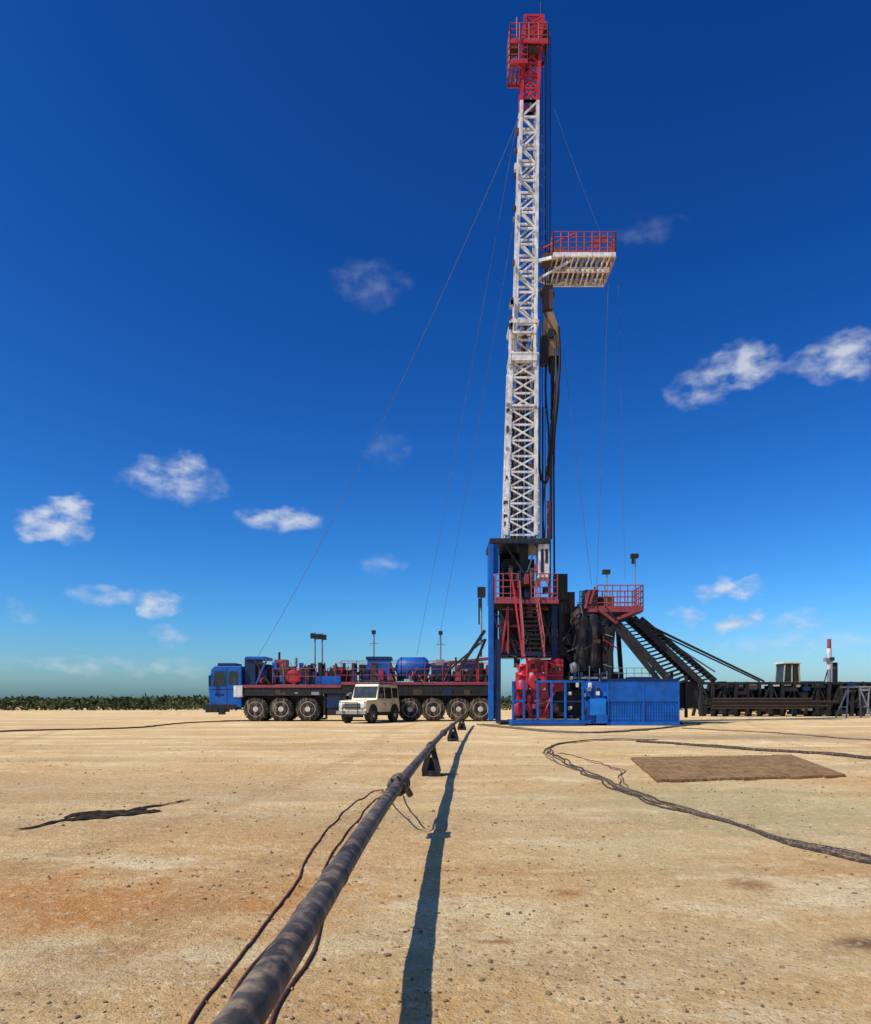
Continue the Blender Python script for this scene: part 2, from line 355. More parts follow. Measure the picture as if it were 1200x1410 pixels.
# hydraulic cylinders and ladder inside
b.tube(g(716,742,39),g(722,450,39),.13,BROWN,10); b.tube(g(704,742,38.7),g(708,560,38.7),.07,STEEL,8)
b.tube(g(724,742,38.8),g(728,520,38.8),.08,STEEL,8); b.tube(g(709,742,39.2),g(714,500,39.2),.1,BROWN,8)
for dx in(0,9): b.tube(g(724+dx,742,39.6),g(728+dx,160,39.6),.03,BROWN,6)
for k in range(70):
    py=740-k*8.2; f=(740-py)/580*4; b.tube(g(724+f,py,39.6),g(733+f,py,39.6),.018,GREY,5)
for px,top in((744,30),(747,30),(751,45)): b.tube(g(px,742,38.9),g(px,top,38.9),.022,STEEL,6)
for k in range(22): # clamps, lamps and boxes along the legs
    py=U(160,735); px=713-(py-150)/590*18; b.pb(px-U(0,3),py,px+U(1,3),py-U(3,9),38.0,.25,random.choice([WHITE,GREY,STEEL,BROWN]))
b.done('mast',rig)
b=B()
e0=corners(717,739,150,38.5,39.3); e1=corners(720,742,80,38.55,39.25)
lattice(b,e0,e1,4,.17,.085,RED)
f0=e1; f1=corners(722,746,34,38.5,39.3); lattice(b,f0,f1,3,.16,.09,RED)
for px in(731,739): b.tube(g(px,150,38.9),g(px,60,38.9),.05,WHITE,8)
for (xa,xb,py,h,Ya,Yb) in((703,727,80,1.1,38.2,39.7),(703,755,52,.95,38.2,39.6)):
    za=g(0,py,38).z; X0=g(xa,0,38.2).x;X1=g(xb,0,38.2).x
    b.rail([(X0,Ya,za),(X1,Ya,za),(X1,Yb,za),(X0,Yb,za),(X0,Ya,za)],h,PINK,.035,.45,2)
    for k in range(9): x=X0+(X1-X0)*k/8; b.beam((x,Ya,za),(x,Yb,za),.05,.06,RED if k%2 else BROWN)
    for y in(Ya,Yb): b.beam((X0,y,za-.03),(X1,y,za-.03),.08,.16,RED)
b.pb(722,72,742,60,38.35,.8,BROWN)
b.pb(705,66,716,52,38.5,.5,BROWN)
b.beam(g(704,80,38.3),g(722,96,38.5),.08,.1,RED)
b.lathe(g(746,50,38.7),(0,1,0),[(0,.4),(.1,.46),(.35,.46),(.45,.4)],BROWN,20)
b.lathe(g(738,42,38.5),(0,1,0),[(0,.35),(.1,.4),(.5,.4),(.6,.35)],RED,20)
b.beam(g(730,34,39),g(752,34,39),.25,.22,RED); b.beam(g(735,24,39),g(750,34,39),.1,.1,RED)
b.tube(g(745,36,39),g(745,3,39),.035,STEEL,6); b.tube(g(712,52,38),g(712,24,38),.03,RED,6)
b.done('crown_block_platform',rig)

# racking board
b=B(); Y0,Y1=38,40.7; zf=g(0,351,38).z; X0=g(743,0,38).x; X1=g(848,0,38).x
Xm=g(762,0,38).x
for y in(Y0,Y1,(Y0+Y1)/2): b.beam((Xm,y,zf),(X1,y,zf),.1,.22,WHITE)
for k in range(13):
    x=Xm+(X1-Xm)*k/12; b.beam((x,Y0+.06,zf-.02),(x,Y1-.06,zf-.02),.07 if k%3 else .13,.1,WHITE if k%3 else GREY)
for k in range(5):
    y=Y0+.3+k*.5; b.box((Xm+.1,y,zf+.04),(X1-.1,y+.26,zf+.07),BROWN if k%2 else GREY)
b.beam((X0-.3,Y0+.5,zf-.1),(Xm+.2,Y0+.1,zf-.02),.12,.16,WHITE); b.beam((X0-.3,Y1-1.0,zf-.1),(Xm+.2,Y1-.1,zf-.02),.12,.16,WHITE)
b.beam((X0-.3,Y0+.6,zf-1.1),(Xm+1.0,Y0+.3,zf-.1),.08,.1,WHITE); b.beam((X0-.3,Y1-1.2,zf-1.1),(Xm+1,Y1-.4,zf-.1),.08,.1,WHITE)
b.rail([(Xm,Y0,zf+.1),(X1,Y0,zf+.1),(X1,Y1,zf+.1),(Xm,Y1,zf+.1),(Xm,Y0,zf+.1)],1.1,PINK,.035,.4,3)
b.beam((X1-1.3,Y0+.02,zf+.5),(X1-.5,Y0+.02,zf+.9),.03,.4,PINK)
b.box((Xm-.5,Y0+.3,zf-.2),(Xm-.05,Y0+.9,zf+.3),BROWN)
b.box((Xm+.1,Y0+.4,zf+.1),(Xm+.6,Y0+.9,zf+.6),TAN)
b.tube((X0,Y0+.6,zf+.6),(Xm+1.2,Y0+.1,zf+1.2),.04,RED,6)
b.done('racking_board',rig)

# travelling block and hoses
b=B()
for px in(752,754,757,759): b.tube(g(px-1,45,38.9),g(px,405,38.9),.02,STEEL,5)
b.lathe(g(757,405,38.75),(0,1,0),[(0,.25),(.05,.3),(.3,.3),(.35,.25)],BROWN,18)
b.pb(749,392,762,425,38.7,.45,BROWN)
pr=[g(x,y,38.7) for x,y in((752,430),(762,430),(769,450),(771,472),(764,490),(755,490),(747,470),(748,448))]
b.prism([(p.x,p.z) for p in pr],38.65,39.15,TAN)
b.lathe(g(759,458,38.55),(0,1,0),[(0,.2),(.04,.28),(.1,.28),(.7,.28)],STEEL,20)
b.pb(746,462,756,500,38.6,.5,STEEL)
b.lathe(g(761,488,38.9),(0,0,-1),[(0,.12),(.3,.22),(.9,.22),(1.1,.1),(1.6,.1)],STEEL,14)
for s0,s1,bot in((753,756,640),(768,764,640),(760,759,740)): b.path(smooth_path([g(s0,490,38.9),g(s0+(s0-760)*.2,540,38.9),g(s1,600,38.9),g(s1-1,bot,38.9)],8),.055,STEEL,8)
b.path(smooth_path([g(769,450,38.7),g(771,500,38.7),g(766,560,38.7),g(760,620,38.7),g(752,665,38.8),g(742,640,38.8),g(741,560,38.8)],10),.08,STEEL,8)
b.path(smooth_path([g(745,400,38.8),g(750,430,38.7),g(765,470,38.6),g(763,560,38.7),g(754,640,38.8),g(748,700,38.8),g(750,742,38.8)],10),.05,BROWN,8)
b.tube(g(759,742,38.9),g(759,600,38.9),.08,BROWN,10); b.tube(g(756,742,38.8),g(756,690,38.8),.1,PINK,10)
b.tube(g(743,742,38.8),g(741,640,38.8),.06,WHITE,8)
b.tube(g(764,850,38.9),g(762,500,38.9),.05,STEEL,8)
b.tube(g(748,560,38.5),g(748,742,38.5),.035,STEEL,6)
b.done('travelling_block_and_hoses',rig)

# guy lines
b=B()
def guy(p,q,sag=.0,r=.015):
    pts=[]
    for k in range(25):
        t=k/24; v=Vector(p).lerp(Vector(q),t); v.z-=sag*4*t*(1-t); pts.append(v)
    b.path(pts,r,WIRE,5)
guy(g(720,150,39),g(355,905,44.5),1.3,.012)
guy(g(718,135,39),g(574,902,45),.3,.010); guy(g(735,150,39),g(603,890,45),.3,.010)
guy(g(757,130,39),g(828,322,38.2),.2,.007)
guy(g(838,392,38.4),g(822,805,39),.0,.011); guy(g(776,480,39),g(815,805,39),.1,.011); guy(g(852,392,40.5),g(861,800,40),.1,.008)
guy(g(752,320,39),g(700,742,45),.1,.007)
b.done('guy_lines',rig)

# cabin / floor level
b=B()
def floor(px0,px1,py,Y,d,m=STEEL,th=.14):
    p=g(px0,py,Y);q=g(px1,py,Y); b.box((p.x,Y,p.z-th),(q.x,Y+d,p.z),m); return p,q
b.pb(675,747,757,741,37.6,3.2,STEEL); b.pb(675,748,757,747,37.58,3.2,BLUED)
b.pb(677,790,687,749,37.7,.12,BLUE); b.pb(677,825,680,749,37.75,2.8,BLUED)
b.pb(742,795,757,749,37.75,.9,WHITE); b.pb(745,788,749,756,37.72,.02,BLUED); b.pb(751,775,755,756,37.72,.02,STEEL)
b.pb(757,820,759,742,37.9,.12,BLUED); b.pb(689,758,757,749,40.3,.1,BLUED)
b.pb(688,825,716,752,40.6,.1,STEEL)
for px in(676,757): b.beam(g(px,825,40.6),g(px,745,40.6),.14,.14,BLUED)
b.pb(694,822,736,770,38.6,1.2,STEEL)
b.lathe(g(702,800,38.4),(1,0,0),[(0,.55),(.1,.62),(.15,.4),(1.0,.4),(1.05,.62),(1.2,.55)],BROWN,20)
b.pb(716,790,728,752,38.3,.3,STEEL)
b.beam(g(697,752,38),g(722,790,38),.08,.1,STEEL); b.beam(g(738,752,38.2),g(724,795,38.2),.08,.1,GREY)
for i in range(16):
    x=U(690,750);y=U(765,815); b.pb(x,y,x+U(2,8),y+U(3,14),37.9+U(0,.6),.3,random.choice([STEEL,STEEL,BLUED,BROWN,PINK,GREY]))
p,q=floor(681,770,826,37.3,3.4)
b.pb(681,831,770,826,37.27,.03,PINK)
for seg in([(683,0),(714,0)],[(732,0),(768,0)]):
    b.rail([(g(seg[0][0],0,37.35).x,37.35,p.z),(g(seg[1][0],0,37.35).x,37.35,p.z)],1.35,PINK,.035,.42,3)
b.rail([(p.x+.05,37.4,p.z),(p.x+.05,40.5,p.z)],1.3,PINK,.035,.8,2)
for px in(700,748): b.beam(g(px,788,37.3),g(px+14,824,37.3),.05,.08,RED)
b.done('driller_cabin_and_floor',rig,.01)

# stairs
b=B()
def stair(pa,pb_,pc_,pd_,n,m,tread,w=.1,h=.26):
    for a,c_ in((pa,pc_),(pb_,pd_)): b.beam(a,c_,w,h,m)
    for k in range(1,n): b.beam(pa.lerp(pc_,k/n),pb_.lerp(pd_,k/n),.24,.05,tread)
T0,T1=g(716,826,37.1),g(738,826,37.1); S0,S1=g(722,905,36.0),g(750,905,36.0)
stair(T0,T1,S0,S1,13,PINK,STEEL,.08,.2)
up=Vector((0,0,1.0))
for a,c_ in((T0,S0),(T1,S1)):
    b.tube(a+up,c_+up,.035,PINK,6)
    for k in range(5): q=a.lerp(c_,k/4); b.tube(q,q+up,.03,PINK,6)
b.beam(g(706,800,37.2),g(720,905,36.2),.08,.1,RED)
b.done('stairs',rig)

# substructure
b=B()
b.pb(673,992,680,749,37.5,.3,BLUE); b.pb(683,992,690,880,37.6,.3,BLUED)
b.pb(760,990,768,830,37.8,.3,BLUED)
for px in(682,765): b.beam(g(px,990,40.5),g(px,826,40.5),.3,.3,BLUED)
for (x0,y0,x1,y1,Y,w,m_) in [(684,830,712,900,37.8,.1,STEEL),(712,830,684,900,37.85,.1,STEEL),(740,830,766,900,37.9,.12,STEEL),(766,830,742,905,38,.12,BLUED),(684,900,766,900,38,.16,BLUED),(684,862,766,862,38.1,.1,PINK),(690,900,700,835,37.7,.1,RED),(700,900,700,835,37.7,.08,PINK),(668,868,630,925,39.5,.14,STEEL),(669,880,645,938,39.5,.14,STEEL),(668,880,610,930,41,.08,STEEL),(660,860,660,825,39.8,.08,STEEL),(757,860,800,935,38.5,.16,STEEL),(772,830,772,935,38.4,.2,STEEL)]:
    b.beam(g(x0,y0,Y),g(x1,y1,Y),w,w*1.3,m_)
b.pb(690,905,762,840,38.9,1.4,STEEL)
b.pb(768,935,800,835,39,1.6,STEEL); b.pb(770,845,792,815,38.6,1.2,STEEL); b.pb(765,826,782,790,38.4,.8,STEEL)
for i in range(60):
    x=U(686,845);y=U(830,925); b.pb(x,y,x+U(2,10),y+U(3,18),38.2+U(0,.5),.3,random.choice([STEEL,STEEL,STEEL,BLUED,BROWN,GREY,PINK] if x<770 else [STEEL,STEEL,STEEL,BROWN,BLUED]))
for i in range(26):
    x=U(690,850);y=U(830,920); b.tube(g(x,y,38.1),g(x+U(-22,22),y+U(-25,30),38.2),U(.02,.05),random.choice([STEEL,BLUED,RED,GREY]),6)
for k,(px,r0) in enumerate(((798,.52),(815,.5),(833,.46))):
    p=g(px,925,38.6+k*.25); hh=g(0,838,38.6).z-g(0,925,38.6).z
    b.lathe(p,(0,0,1),[(0,r0),(.2,r0*1.04),(hh*.45,r0*.94),(hh*.8,r0*1.02),(hh*.93,r0*.8),(hh,.15)],TARP,18)
b.pb(780,968,858,925,38.9,1.6,STEEL)
b.beam(g(838,936,38.6),g(846,850,38.6),.22,.22,STEEL); b.beam(g(856,936,40.5),g(850,850,40.5),.22,.22,STEEL)
b.pb(690,1000,940,994,37.9,3.2,STEEL)
for i in range(8): # loose drooping hoses under the floor
    x=U(690,780); b.path(smooth_path([g(x,835,38),g(x+U(-8,8),870,37.8),g(x+U(5,20),895,37.9),g(x+U(15,40),U(850,890),38)],8),.03,STEEL,6)
b.done('substructure',rig,.008)

# driller side platform
b=B()
P=g(810,838,38.4);Q=g(886,838,38.4)
b.box((P.x,38.4,P.z-.18),(Q.x,40.6,P.z),PINK)
b.rail([(P.x+.5,38.45,P.z),(Q.x,38.45,P.z),(Q.x,40.55,P.z),(P.x,40.55,P.z)],1.25,PINK,.035,.42,3)
b.rail([(P.x-.1,38.45,P.z),(P.x+.5,38.45,P.z)],.8,PINK,.035,.3,1)
for (x0,y0,x1,y1) in((812,812,806,838),(820,808,812,832),(886,838,850,852),(826,840,850,858)): b.beam(g(x0,y0,38.4),g(x1,y1,38.4),.1,.16,PINK)
b.prism([(P.x+.2,P.z-.18),(Q.x-.2,P.z-.18),(Q.x-1.2,P.z-.75),(P.x+.9,P.z-.75)],38.6,40.4,STEEL)
b.pb(806,838,824,812,38.8,1.0,STEEL); b.pb(826,836,846,822,39,.8,BROWN)
for px,t in((836,786),(875,764)):
    b.tube(g(px,838,38.6),g(px,t,38.6),.035,GREY,6); b.pb(px-5,t+4,px+5,t-2,38.5,.3,STEEL)
    if px>850: b.pb(px-4,t+12,px-1,t+5,38.5,.2,STEEL)
b.tube(g(663,905,39.5),g(663,808,39.5),.05,GREY,6); b.pb(658,822,669,808,39.3,.3,STEEL); b.pb(659,836,664,824,39.3,.2,STEEL)
b.done('side_platform_and_floodlights',rig,.006)

# V-door ramp, stair stringers and brace pipes
b=B()
a0,a1=g(845,852,38.6),g(862,850,40.2)
stair(a0,a1,g(932,948,38.2),g(958,938,40.2),20,STEEL,STEEL,.14,.36)
a0,a1=g(872,850,39.4),g(882,852,41)
stair(a0,a1,g(968,942,39.2),g(985,938,41.2),20,STEEL,STEEL,.12,.32)
b.tube(g(866,848,39),g(1052,938,46),.07,STEEL,8); b.tube(g(872,856,39),g(1046,938,46.4),.05,STEEL,8)
b.tube(g(866,848,41),g(985,925,42),.05,GREY,8)
b.beam(g(850,866,38.4),g(915,946,38.3),.2,.25,STEEL)
for px,py in((900,905),(925,925),(945,930)): b.beam(g(px,py,39.4),g(px,988,39.4),.14,.14,STEEL)
b.pb(915,975,962,938,39.6,1.5,STEEL)
b.done('v_door_ramp',rig)

# red pump skid with blue frame
b=B(); Yp=36.9
b.pb(705,999,806,992,36.3,2.4,BLUE)
for px in(707,722,741,760,779,803): b.pb(px-1.6,991,px+1.6,938,36.3,.1,BLUE)
b.pb(740,940,806,937,36.31,.1,BLUE); b.pb(705,967,724,964,36.31,.1,BLUE); b.pb(762,967,804,965,36.32,.08,BLUED)
b.pb(704,1001,808,998,36.2,2.6,STEEL)
for px in(709,804): b.beam(g(px,991,38.5),g(px,938,38.5),.12,.12,BLUE)
b.pb(708,990,800,950,37.3,1.0,STEEL)
b.pb(728,990,757,950,36.7,1.2,RED); b.pb(713,966,729,925,36.9,1.0,RED); b.pb(755,952,776,908,37.0,.9,RED)
b.pb(728,925,757,908,37.0,1.0,RED)
b.lathe(g(741,938,36.45),(0,1,0),[(0,.3),(.0,.42),(.06,.5),(.35,.5),(.4,.42)],RED,24)
b.lathe(g(741,938,36.4),(0,1,0),[(0,.06),(.05,.16),(.1,.2)],STEEL,16)
b.lathe(g(719,914,36.8),(0,0,-1),[(0,.1),(.1,.22),(.8,.22),(.9,.3),(1.3,.3)],RED,16)
b.lathe(g(765,906,36.9),(0,0,-1),[(0,.1),(.1,.3),(.5,.3)],RED,16)
b.lathe(g(716,977,36.6),(0,1,0),[(0,.1),(0,.3),(.2,.36),(.5,.3)],RED,18)
b.lathe(g(768,975,36.6),(0,1,0),[(0,.1),(0,.26),(.2,.3),(.5,.25)],STEEL,18)
for (x0,y0,x1,y1,r0,m_) in((712,930,775,930,.06,RED),(726,905,726,950,.07,RED),(752,910,752,945,.09,RED),(712,920,742,908,.05,RED),(742,908,776,918,.05,RED),(733,990,733,945,.05,BLUED),(748,985,765,950,.06,RED),(710,950,735,990,.06,RED),(736,966,756,966,.08,PINK),(736,975,756,975,.05,STEEL)):
    b.tube(g(x0,y0,36.55),g(x1,y1,36.6),r0,m_,10)
for i in range(56):
    x=U(708,772);y=U(908,982); b.pb(x,y,x+U(2,7),y+U(2,9),36.5+U(0,.35),.25,random.choice([RED,RED,RED,PINK,STEEL,STEEL,BROWN]))
b.done('mud_pump_skid',rig,.01)

# compressor / accumulator unit between skid and tank
b=B()
b.pb(806,997,838,966,36.7,1.6,BLUE); b.pb(782,962,812,930,38,1.0,STEEL)
b.pb(812,985,835,962,36.5,.8,BLUEL); b.pb(822,996,837,984,36.45,.6,BLUE)
b.pb(784,935,836,932,37.6,.1,GREY)
for px in(784,797,812,826,836): b.tube(g(px,962,37.6),g(px,920+U(-4,6),37.6),.025,GREY,6)
b.pb(806,966,836,938,37.0,1.2,BLUE); b.lathe(g(790,912,37.6),(0,0,-1),[(0,.08),(.1,.2),(.5,.2),(.6,.1)],GREY,12)
for i in range(30):
    x=U(782,834);y=U(925,985); b.pb(x,y,x+U(2,6),y+U(2,8),36.4+U(0,.7) if y>950 else 36.9,.3,random.choice([GREY,WHITE,BLUEL,STEEL,STEEL,BLUED]))
b.rail([g(842,934,38.6),g(905,934,38.6)],.55,GREY,.022,.4,1,False)
b.done('accumulator_unit',rig,.01)

# blue tank box
tk=empty('blue_steel_tank'); b=B()
Yt=36.6
b.pb(838,966,935,935,Yt,2.3,BLUE); b.pb(838,996,935,966,Yt+.08,2.2,BLUEL)
b.pb(836,999,937,994,Yt-.04,2.4,BLUE); b.pb(836,937,937,934.5,Yt-.04,2.4,BLUED)
for k in range(26):
    px=841+k*3.65; b.pb(px-.4,993,px+.4,967,Yt+.03,.06,BLUE)
for k in range(5): b.pb(839,971.3+k*5,934,970.5+k*5,Yt+.05,.04,BLUE)
for px in(838,935,887): b.pb(px-1.2,994,px+1.2,938,Yt-.02,.1,BLUE)
b.pb(868,938,905,932,Yt+.5,1.0,BLUED); b.lathe(g(920,934,Yt+.8),(0,0,1),[(0,.2),(.15,.2),(.2,.12)],STEEL,14)
b.done('tank_body',tk,.012)

# ================================================================= CARRIER TRUCK
tr=empty('rig_carrier_truck'); YT=44.0
b=B()
prof=[g(x,y,YT) for x,y in((289,974),(287,948),(291,921),(296,917),(333,917),(333,974))]
b.prism([(p.x,p.z) for p in prof],YT,YT+2.5,BLUE)
b.done('cab',tr,.05)
b=B()
def plate(pts,Y,d,m_): q=[g(x,y,Y) for x,y in pts]; b.prism([(p.x,p.z) for p in q],Y,Y+d,m_)
plate([(293,945),(296,924),(311,924),(311,945)],YT-.012,.02,GLASS); plate([(315,943),(315,924),(328,924),(328,943)],YT-.012,.02,GLASS)
b.tube(g(312.5,970,YT-.01),g(312.5,920,YT-.01),.012,STEEL,5)
w0=g(286.6,946,YT);w1=g(290.2,924,YT)
b.add([(w0.x-.02,YT+.2,w0.z),(w1.x-.02,YT+.2,w1.z),(w1.x-.02,YT+2.3,w1.z),(w0.x-.02,YT+2.3,w0.z)],[(0,1,2,3)],GLASS)
b.pb(283,981,300,970,YT-.05,2.6,STEEL); b.pb(322,960,334,944,YT-.04,.5,WHITE); b.pb(296,958,308,955,YT-.02,.02,BLUED)
b.pb(300,976,326,970,YT-.03,.3,STEEL); b.pb(301,984,309,976,YT-.01,.3,STEEL)
b.tube(g(289,930,YT-.25),g(289,945,YT-.25),.07,STEEL,8); b.beam(g(289,932,YT-.25),g(293,930,YT),.03,.03,STEEL)
b.pb(300,917,325,913,YT+.5,1.4,BLUED); b.pb(290,950,332,948.5,YT-.006,.01,BLUED)
b.done('cab_details',tr,.01)
b=B()
b.pb(300,974,690,958,YT+.6,1.3,STEEL)
b.pb(333,947,470,943,YT,2.6,PINK); b.pb(333,955,470,947,YT+.05,2.5,STEEL)
b.pb(470,943,684,939,YT,2.6,PINK); b.pb(470,955,684,943,YT+.05,2.5,STEEL)
for px in(352,387,424,565,597,632,662):
    c_=g(px,976,YT)
    b.wheel((c_.x,YT+.28,.74),.74,.5); b.wheel((c_.x,YT+2.2,.74),.74,.5)
    b.tube((c_.x,YT+.3,.74),(c_.x,YT+2.2,.74),.1,STEEL,8)
for x0,x1 in((333,443),(546,678)): b.pb(x0,958,x1,955,YT-.02,.6,STEEL)
b.pb(446,985,474,955,YT+.1,.9,STEEL); b.pb(450,975,470,960,YT+.06,.04,BLUED)
b.pb(486,985,545,955,YT+.3,1.2,STEEL)
for px in(448,474,540): b.pb(px,990,px+3,950,YT+.1,.15,STEEL)
for i in range(14):
    x=U(336,670); b.pb(x,957,x+U(4,12),957-U(3,9),YT-.01-R()*.02,.1,random.choice([STEEL,GREY,BROWN,BLUED]))
b.done('chassis_and_wheels',tr,.01)
b=B()
# front deck machinery
b.pb(337,943,352,906,YT+.3,1.9,BLUED); b.pb(352,943,372,915,YT+.5,1.6,STEEL); b.pb(338,908,366,904,YT+.2,2,BLUE)
b.beam(g(353,942,YT+.2),g(368,908,YT+.2),.1,.12,BLUE); b.beam(g(372,942,YT+.2),g(350,908,YT+.2),.08,.1,STEEL)
b.pb(372,942,398,918,YT+.6,1.5,BROWN); b.pb(378,918,394,908,YT+.8,1,PINK)
b.lathe(g(404,932,YT+.2),(0,1,0),[(0,.2),(0,.42),(.2,.46),(1.6,.46)],RED,20)
b.lathe(g(420,930,YT+.4),(0,1,0),[(0,.1),(0,.5),(.2,.55),(1.6,.55)],STEEL,20)
b.pb(410,942,436,925,YT+.3,1.6,BLUED); b.pb(436,942,470,931,YT+.2,1.8,BLUE); b.pb(442,932,462,924,YT+.4,1.4,STEEL)
b.tube(g(385,908,YT+1),g(385,898,YT+1),.07,STEEL,8); b.tube(g(408,918,YT+1),g(408,906,YT+1),.09,GREY,8)
b.rail([g(376,942,YT+.05),g(436,942,YT+.05)],.95,PINK,.025,.7,1,False)
for i in range(150):
    x=U(340,672); top=U(912,934); big=x>470
    b.pb(x,U(936,941),x+U(2,9),top,YT+U(.15,1.2),U(.2,.6),random.choice([BLUED,BLUED,STEEL,STEEL,STEEL,RED,BROWN,BLUE,GREY,PINK]))
for i in range(50):
    x=U(345,670); b.tube(g(x,938,YT+U(.1,1)),g(x+U(-18,18),U(911,930),YT+U(.1,1)),U(.02,.05),random.choice([RED,STEEL,PINK,GREY,BLUED]),6)
# rear deck
b.pb(506,938,537,905,YT+.4,1.5,BLUE); b.pb(504,908,539,904,YT+.35,1.6,BLUED); b.pb(510,930,520,912,YT+.38,.02,BLUED)
p=g(545,920,YT+1.1); L_=(g(592,0,YT+1.1).x-p.x)
b.lathe(p,(1,0,0),[(0,.15),(.12,.5),(.3,.68),(L_-.3,.68),(L_-.1,.5),(L_,.15)],BLUE,22)
for t in(.35,L_-.4): b.lathe(p+Vector((t,0,0)),(1,0,0),[(0,.69),(.06,.69)],BLUED,22)
b.pb(594,938,622,916,YT+.5,1.4,BLUED); b.pb(600,918,612,908,YT+.7,1,GREY); b.pb(624,938,668,924,YT+.4,1.6,STEEL)
b.pb(636,926,660,910,YT+.6,1.2,BLUED); b.tube(g(628,924,YT+.5),g(628,905,YT+.5),.06,STEEL,8)
b.rail([g(462,938,YT+.03),g(684,938,YT+.03)],1.1,PINK,.022,1.1,2,False)
b.rail([g(470,938,YT+2.5),g(640,938,YT+2.5)],1.3,PINK,.025,1.0,2,False)
b.beam(g(470,930,YT+1.5),g(690,905,YT+1.5),.15,.2,PINK)
for x0 in(600,640): b.beam(g(x0,936,YT+.4),g(x0+25,912,YT+.4),.1,.14,STEEL)
b.done('deck_machinery',tr,.01)

# floodlight poles standing behind the truck
for px,top,Yq,two in((434,871,48,1),(444,872,48.6,1),(515,868,50,0),(607,869,50,0),(1146,905,60,0)):
    e=empty('floodlight_pole'); b=B(); p=g(px,top,Yq)
    b.tube((p.x,Yq,0),(p.x,Yq,p.z),.055,GREY,8); b.box((p.x-.25,Yq-.25,0),(p.x+.25,Yq+.25,.12),STEEL)
    if two: b.box((p.x-.28,Yq-.15,p.z-.4),(p.x-.04,Yq+.1,p.z-.05),STEEL); b.box((p.x+.06,Yq-.15,p.z-.45),(p.x+.28,Yq+.1,p.z-.1),STEEL)
    else: b.box((p.x-.14,Yq-.14,p.z-.25),(p.x+.14,Yq+.1,p.z),STEEL); b.tube((p.x-.3,Yq,p.z-.9),(p.x+.3,Yq,p.z-.9),.03,GREY,6)
    b.done('pole_and_lamps',e,.01)

# ================================================================= OFF-ROAD CAR
cx=(510-600)/F*41.6
car=empty('off_road_car',(cx,41.9,0),math.atan2(-.92,-.39)); car.scale=(1.08,1.08,1.08)
b=B()
b.prism([(1.95,.55),(1.98,1.0),(1.9,1.17),(.72,1.23),(-1.9,1.23),(-1.95,.55)][::-1],-.8,.8,CREAM)
zb=1.22; zt=2.04
b.add([(.72,-.78,zb),(.72,.78,zb),(-1.9,.78,zb),(-1.9,-.78,zb),(.42,-.7,zt),(.42,.7,zt),(-1.84,.7,zt),(-1.84,-.7,zt)],[(0,1,5,4),(1,2,6,5),(2,3,7,6),(3,0,4,7),(4,5,6,7)],CREAM)
b.done('body',car,.05)
b=B()
def side(y,x0,x1,z0,z1,m_):
    s_=1 if y>0 else -1
    def P(x,z): t=(z-zb)/(zt-zb); return (x-(.3*t if x>.3 else 0),s_*(.78-.08*t+.008),z)
    b.add([P(x0,z0),P(x1,z0),P(x1,z1),P(x0,z1)],[(0,1,2,3)],m_)
for y in(-1,1):
    side(y,.62,-.1,1.28,1.88,GLASS); side(y,-.2,-.98,1.28,1.88,GLASS); side(y,-1.08,-1.75,1.32,1.86,GLASS)
    for x in(1.22,-1.25):
        b.lathe((x,y*.815,.5),(0,-y,0),[(0,.5),(.2,.5)],STEEL,24)
    b.beam((.75,y*.85,.5),(-.75,y*.85,.5),.12,.06,STEEL)
    b.box((.55,y*.82,1.3),(.45,y*1.0,1.52),STEEL)
    for x in(-.15,-1.03): b.box((x-.006,y*.796,.62),(x+.006,y*.806,1.2),STEEL)
    b.box((.02,y*.795,.98),(-.1,y*.82,1.02),STEEL); b.box((-.86,y*.795,.98),(-.98,y*.82,1.02),STEEL)
def fr(y0,y1,z0,z1,m_):
    f=lambda z:.72-.3*(z-zb)/(zt-zb)+.01
    b.add([(f(z0),y0,z0),(f(z0),y1,z0),(f(z1),y1,z1),(f(z1),y0,z1)],[(0,1,2,3)],m_)
fr(-.68,.68,1.31,1.92,GLASS)
b.box((1.965,-.46,.76),(2.0,.46,1.04),STEEL)
for k in range(4): b.box((1.995,-.44,.79+k*.065),(2.01,.44,.805+k*.065),GREY)
for y in(-.62,.62):
    b.lathe((1.95,y,.91),(1,0,0),[(0,.14),(.05,.14),(.07,.1)],LAMP,16); b.box((1.95,y*1.13-.05,1.06),(2.0,y*1.13+.05,1.12),YEL)
b.box((1.98,-.85,.48),(2.14,.85,.64),GREY); b.box((1.9,-.6,.32),(2.0,.6,.48),STEEL)
for y in(-.42,.42): b.tube((2.2,y,.5),(2.2,y,1.08),.025,STEEL,6)
b.tube((2.2,-.42,1.08),(2.2,.42,1.08),.025,STEEL,6); b.tube((2.2,-.42,.8),(2.2,.42,.8),.02,STEEL,6)
for x,y in((1.22,.7),(1.22,-.7),(-1.25,.7),(-1.25,-.7)):
    b.lathe((x,y-.13,.39),(0,1,0),[(0,.24),(.0,.34),(.03,.39),(.23,.39),(.26,.34),(.26,.24)],RUB,22)
    for s_ in(-1,1): b.lathe((x,y+s_*.135,.39),(0,-s_,0),[(0,.05),(.0,.1),(.04,.16),(.0,.22),(.03,.24)],HUB,18)
b.box((-1.7,-.66,zt+.06),(.2,.66,zt+.08),GREY)
for y in(-.68,.68): b.tube((.25,y,zt+.2),(-1.72,y,zt+.2),.02,STEEL,6)
for x in(.2,-.5,-1.1,-1.7):
    b.tube((x,-.68,zt+.2),(x,.68,zt+.2),.015,STEEL,6)
    for y in(-.68,.68): b.tube((x,y,zt-.02),(x,y,zt+.2),.015,STEEL,6)
b.box((-1.8,-.7,.42),(1.8,.7,.56),STEEL)
b.lathe((-1.96,.2,1.0),(-1,0,0),[(0,.36),(.2,.36),(.22,.2)],RUB,20)
b.done('windows_wheels_and_trim',car,.006)

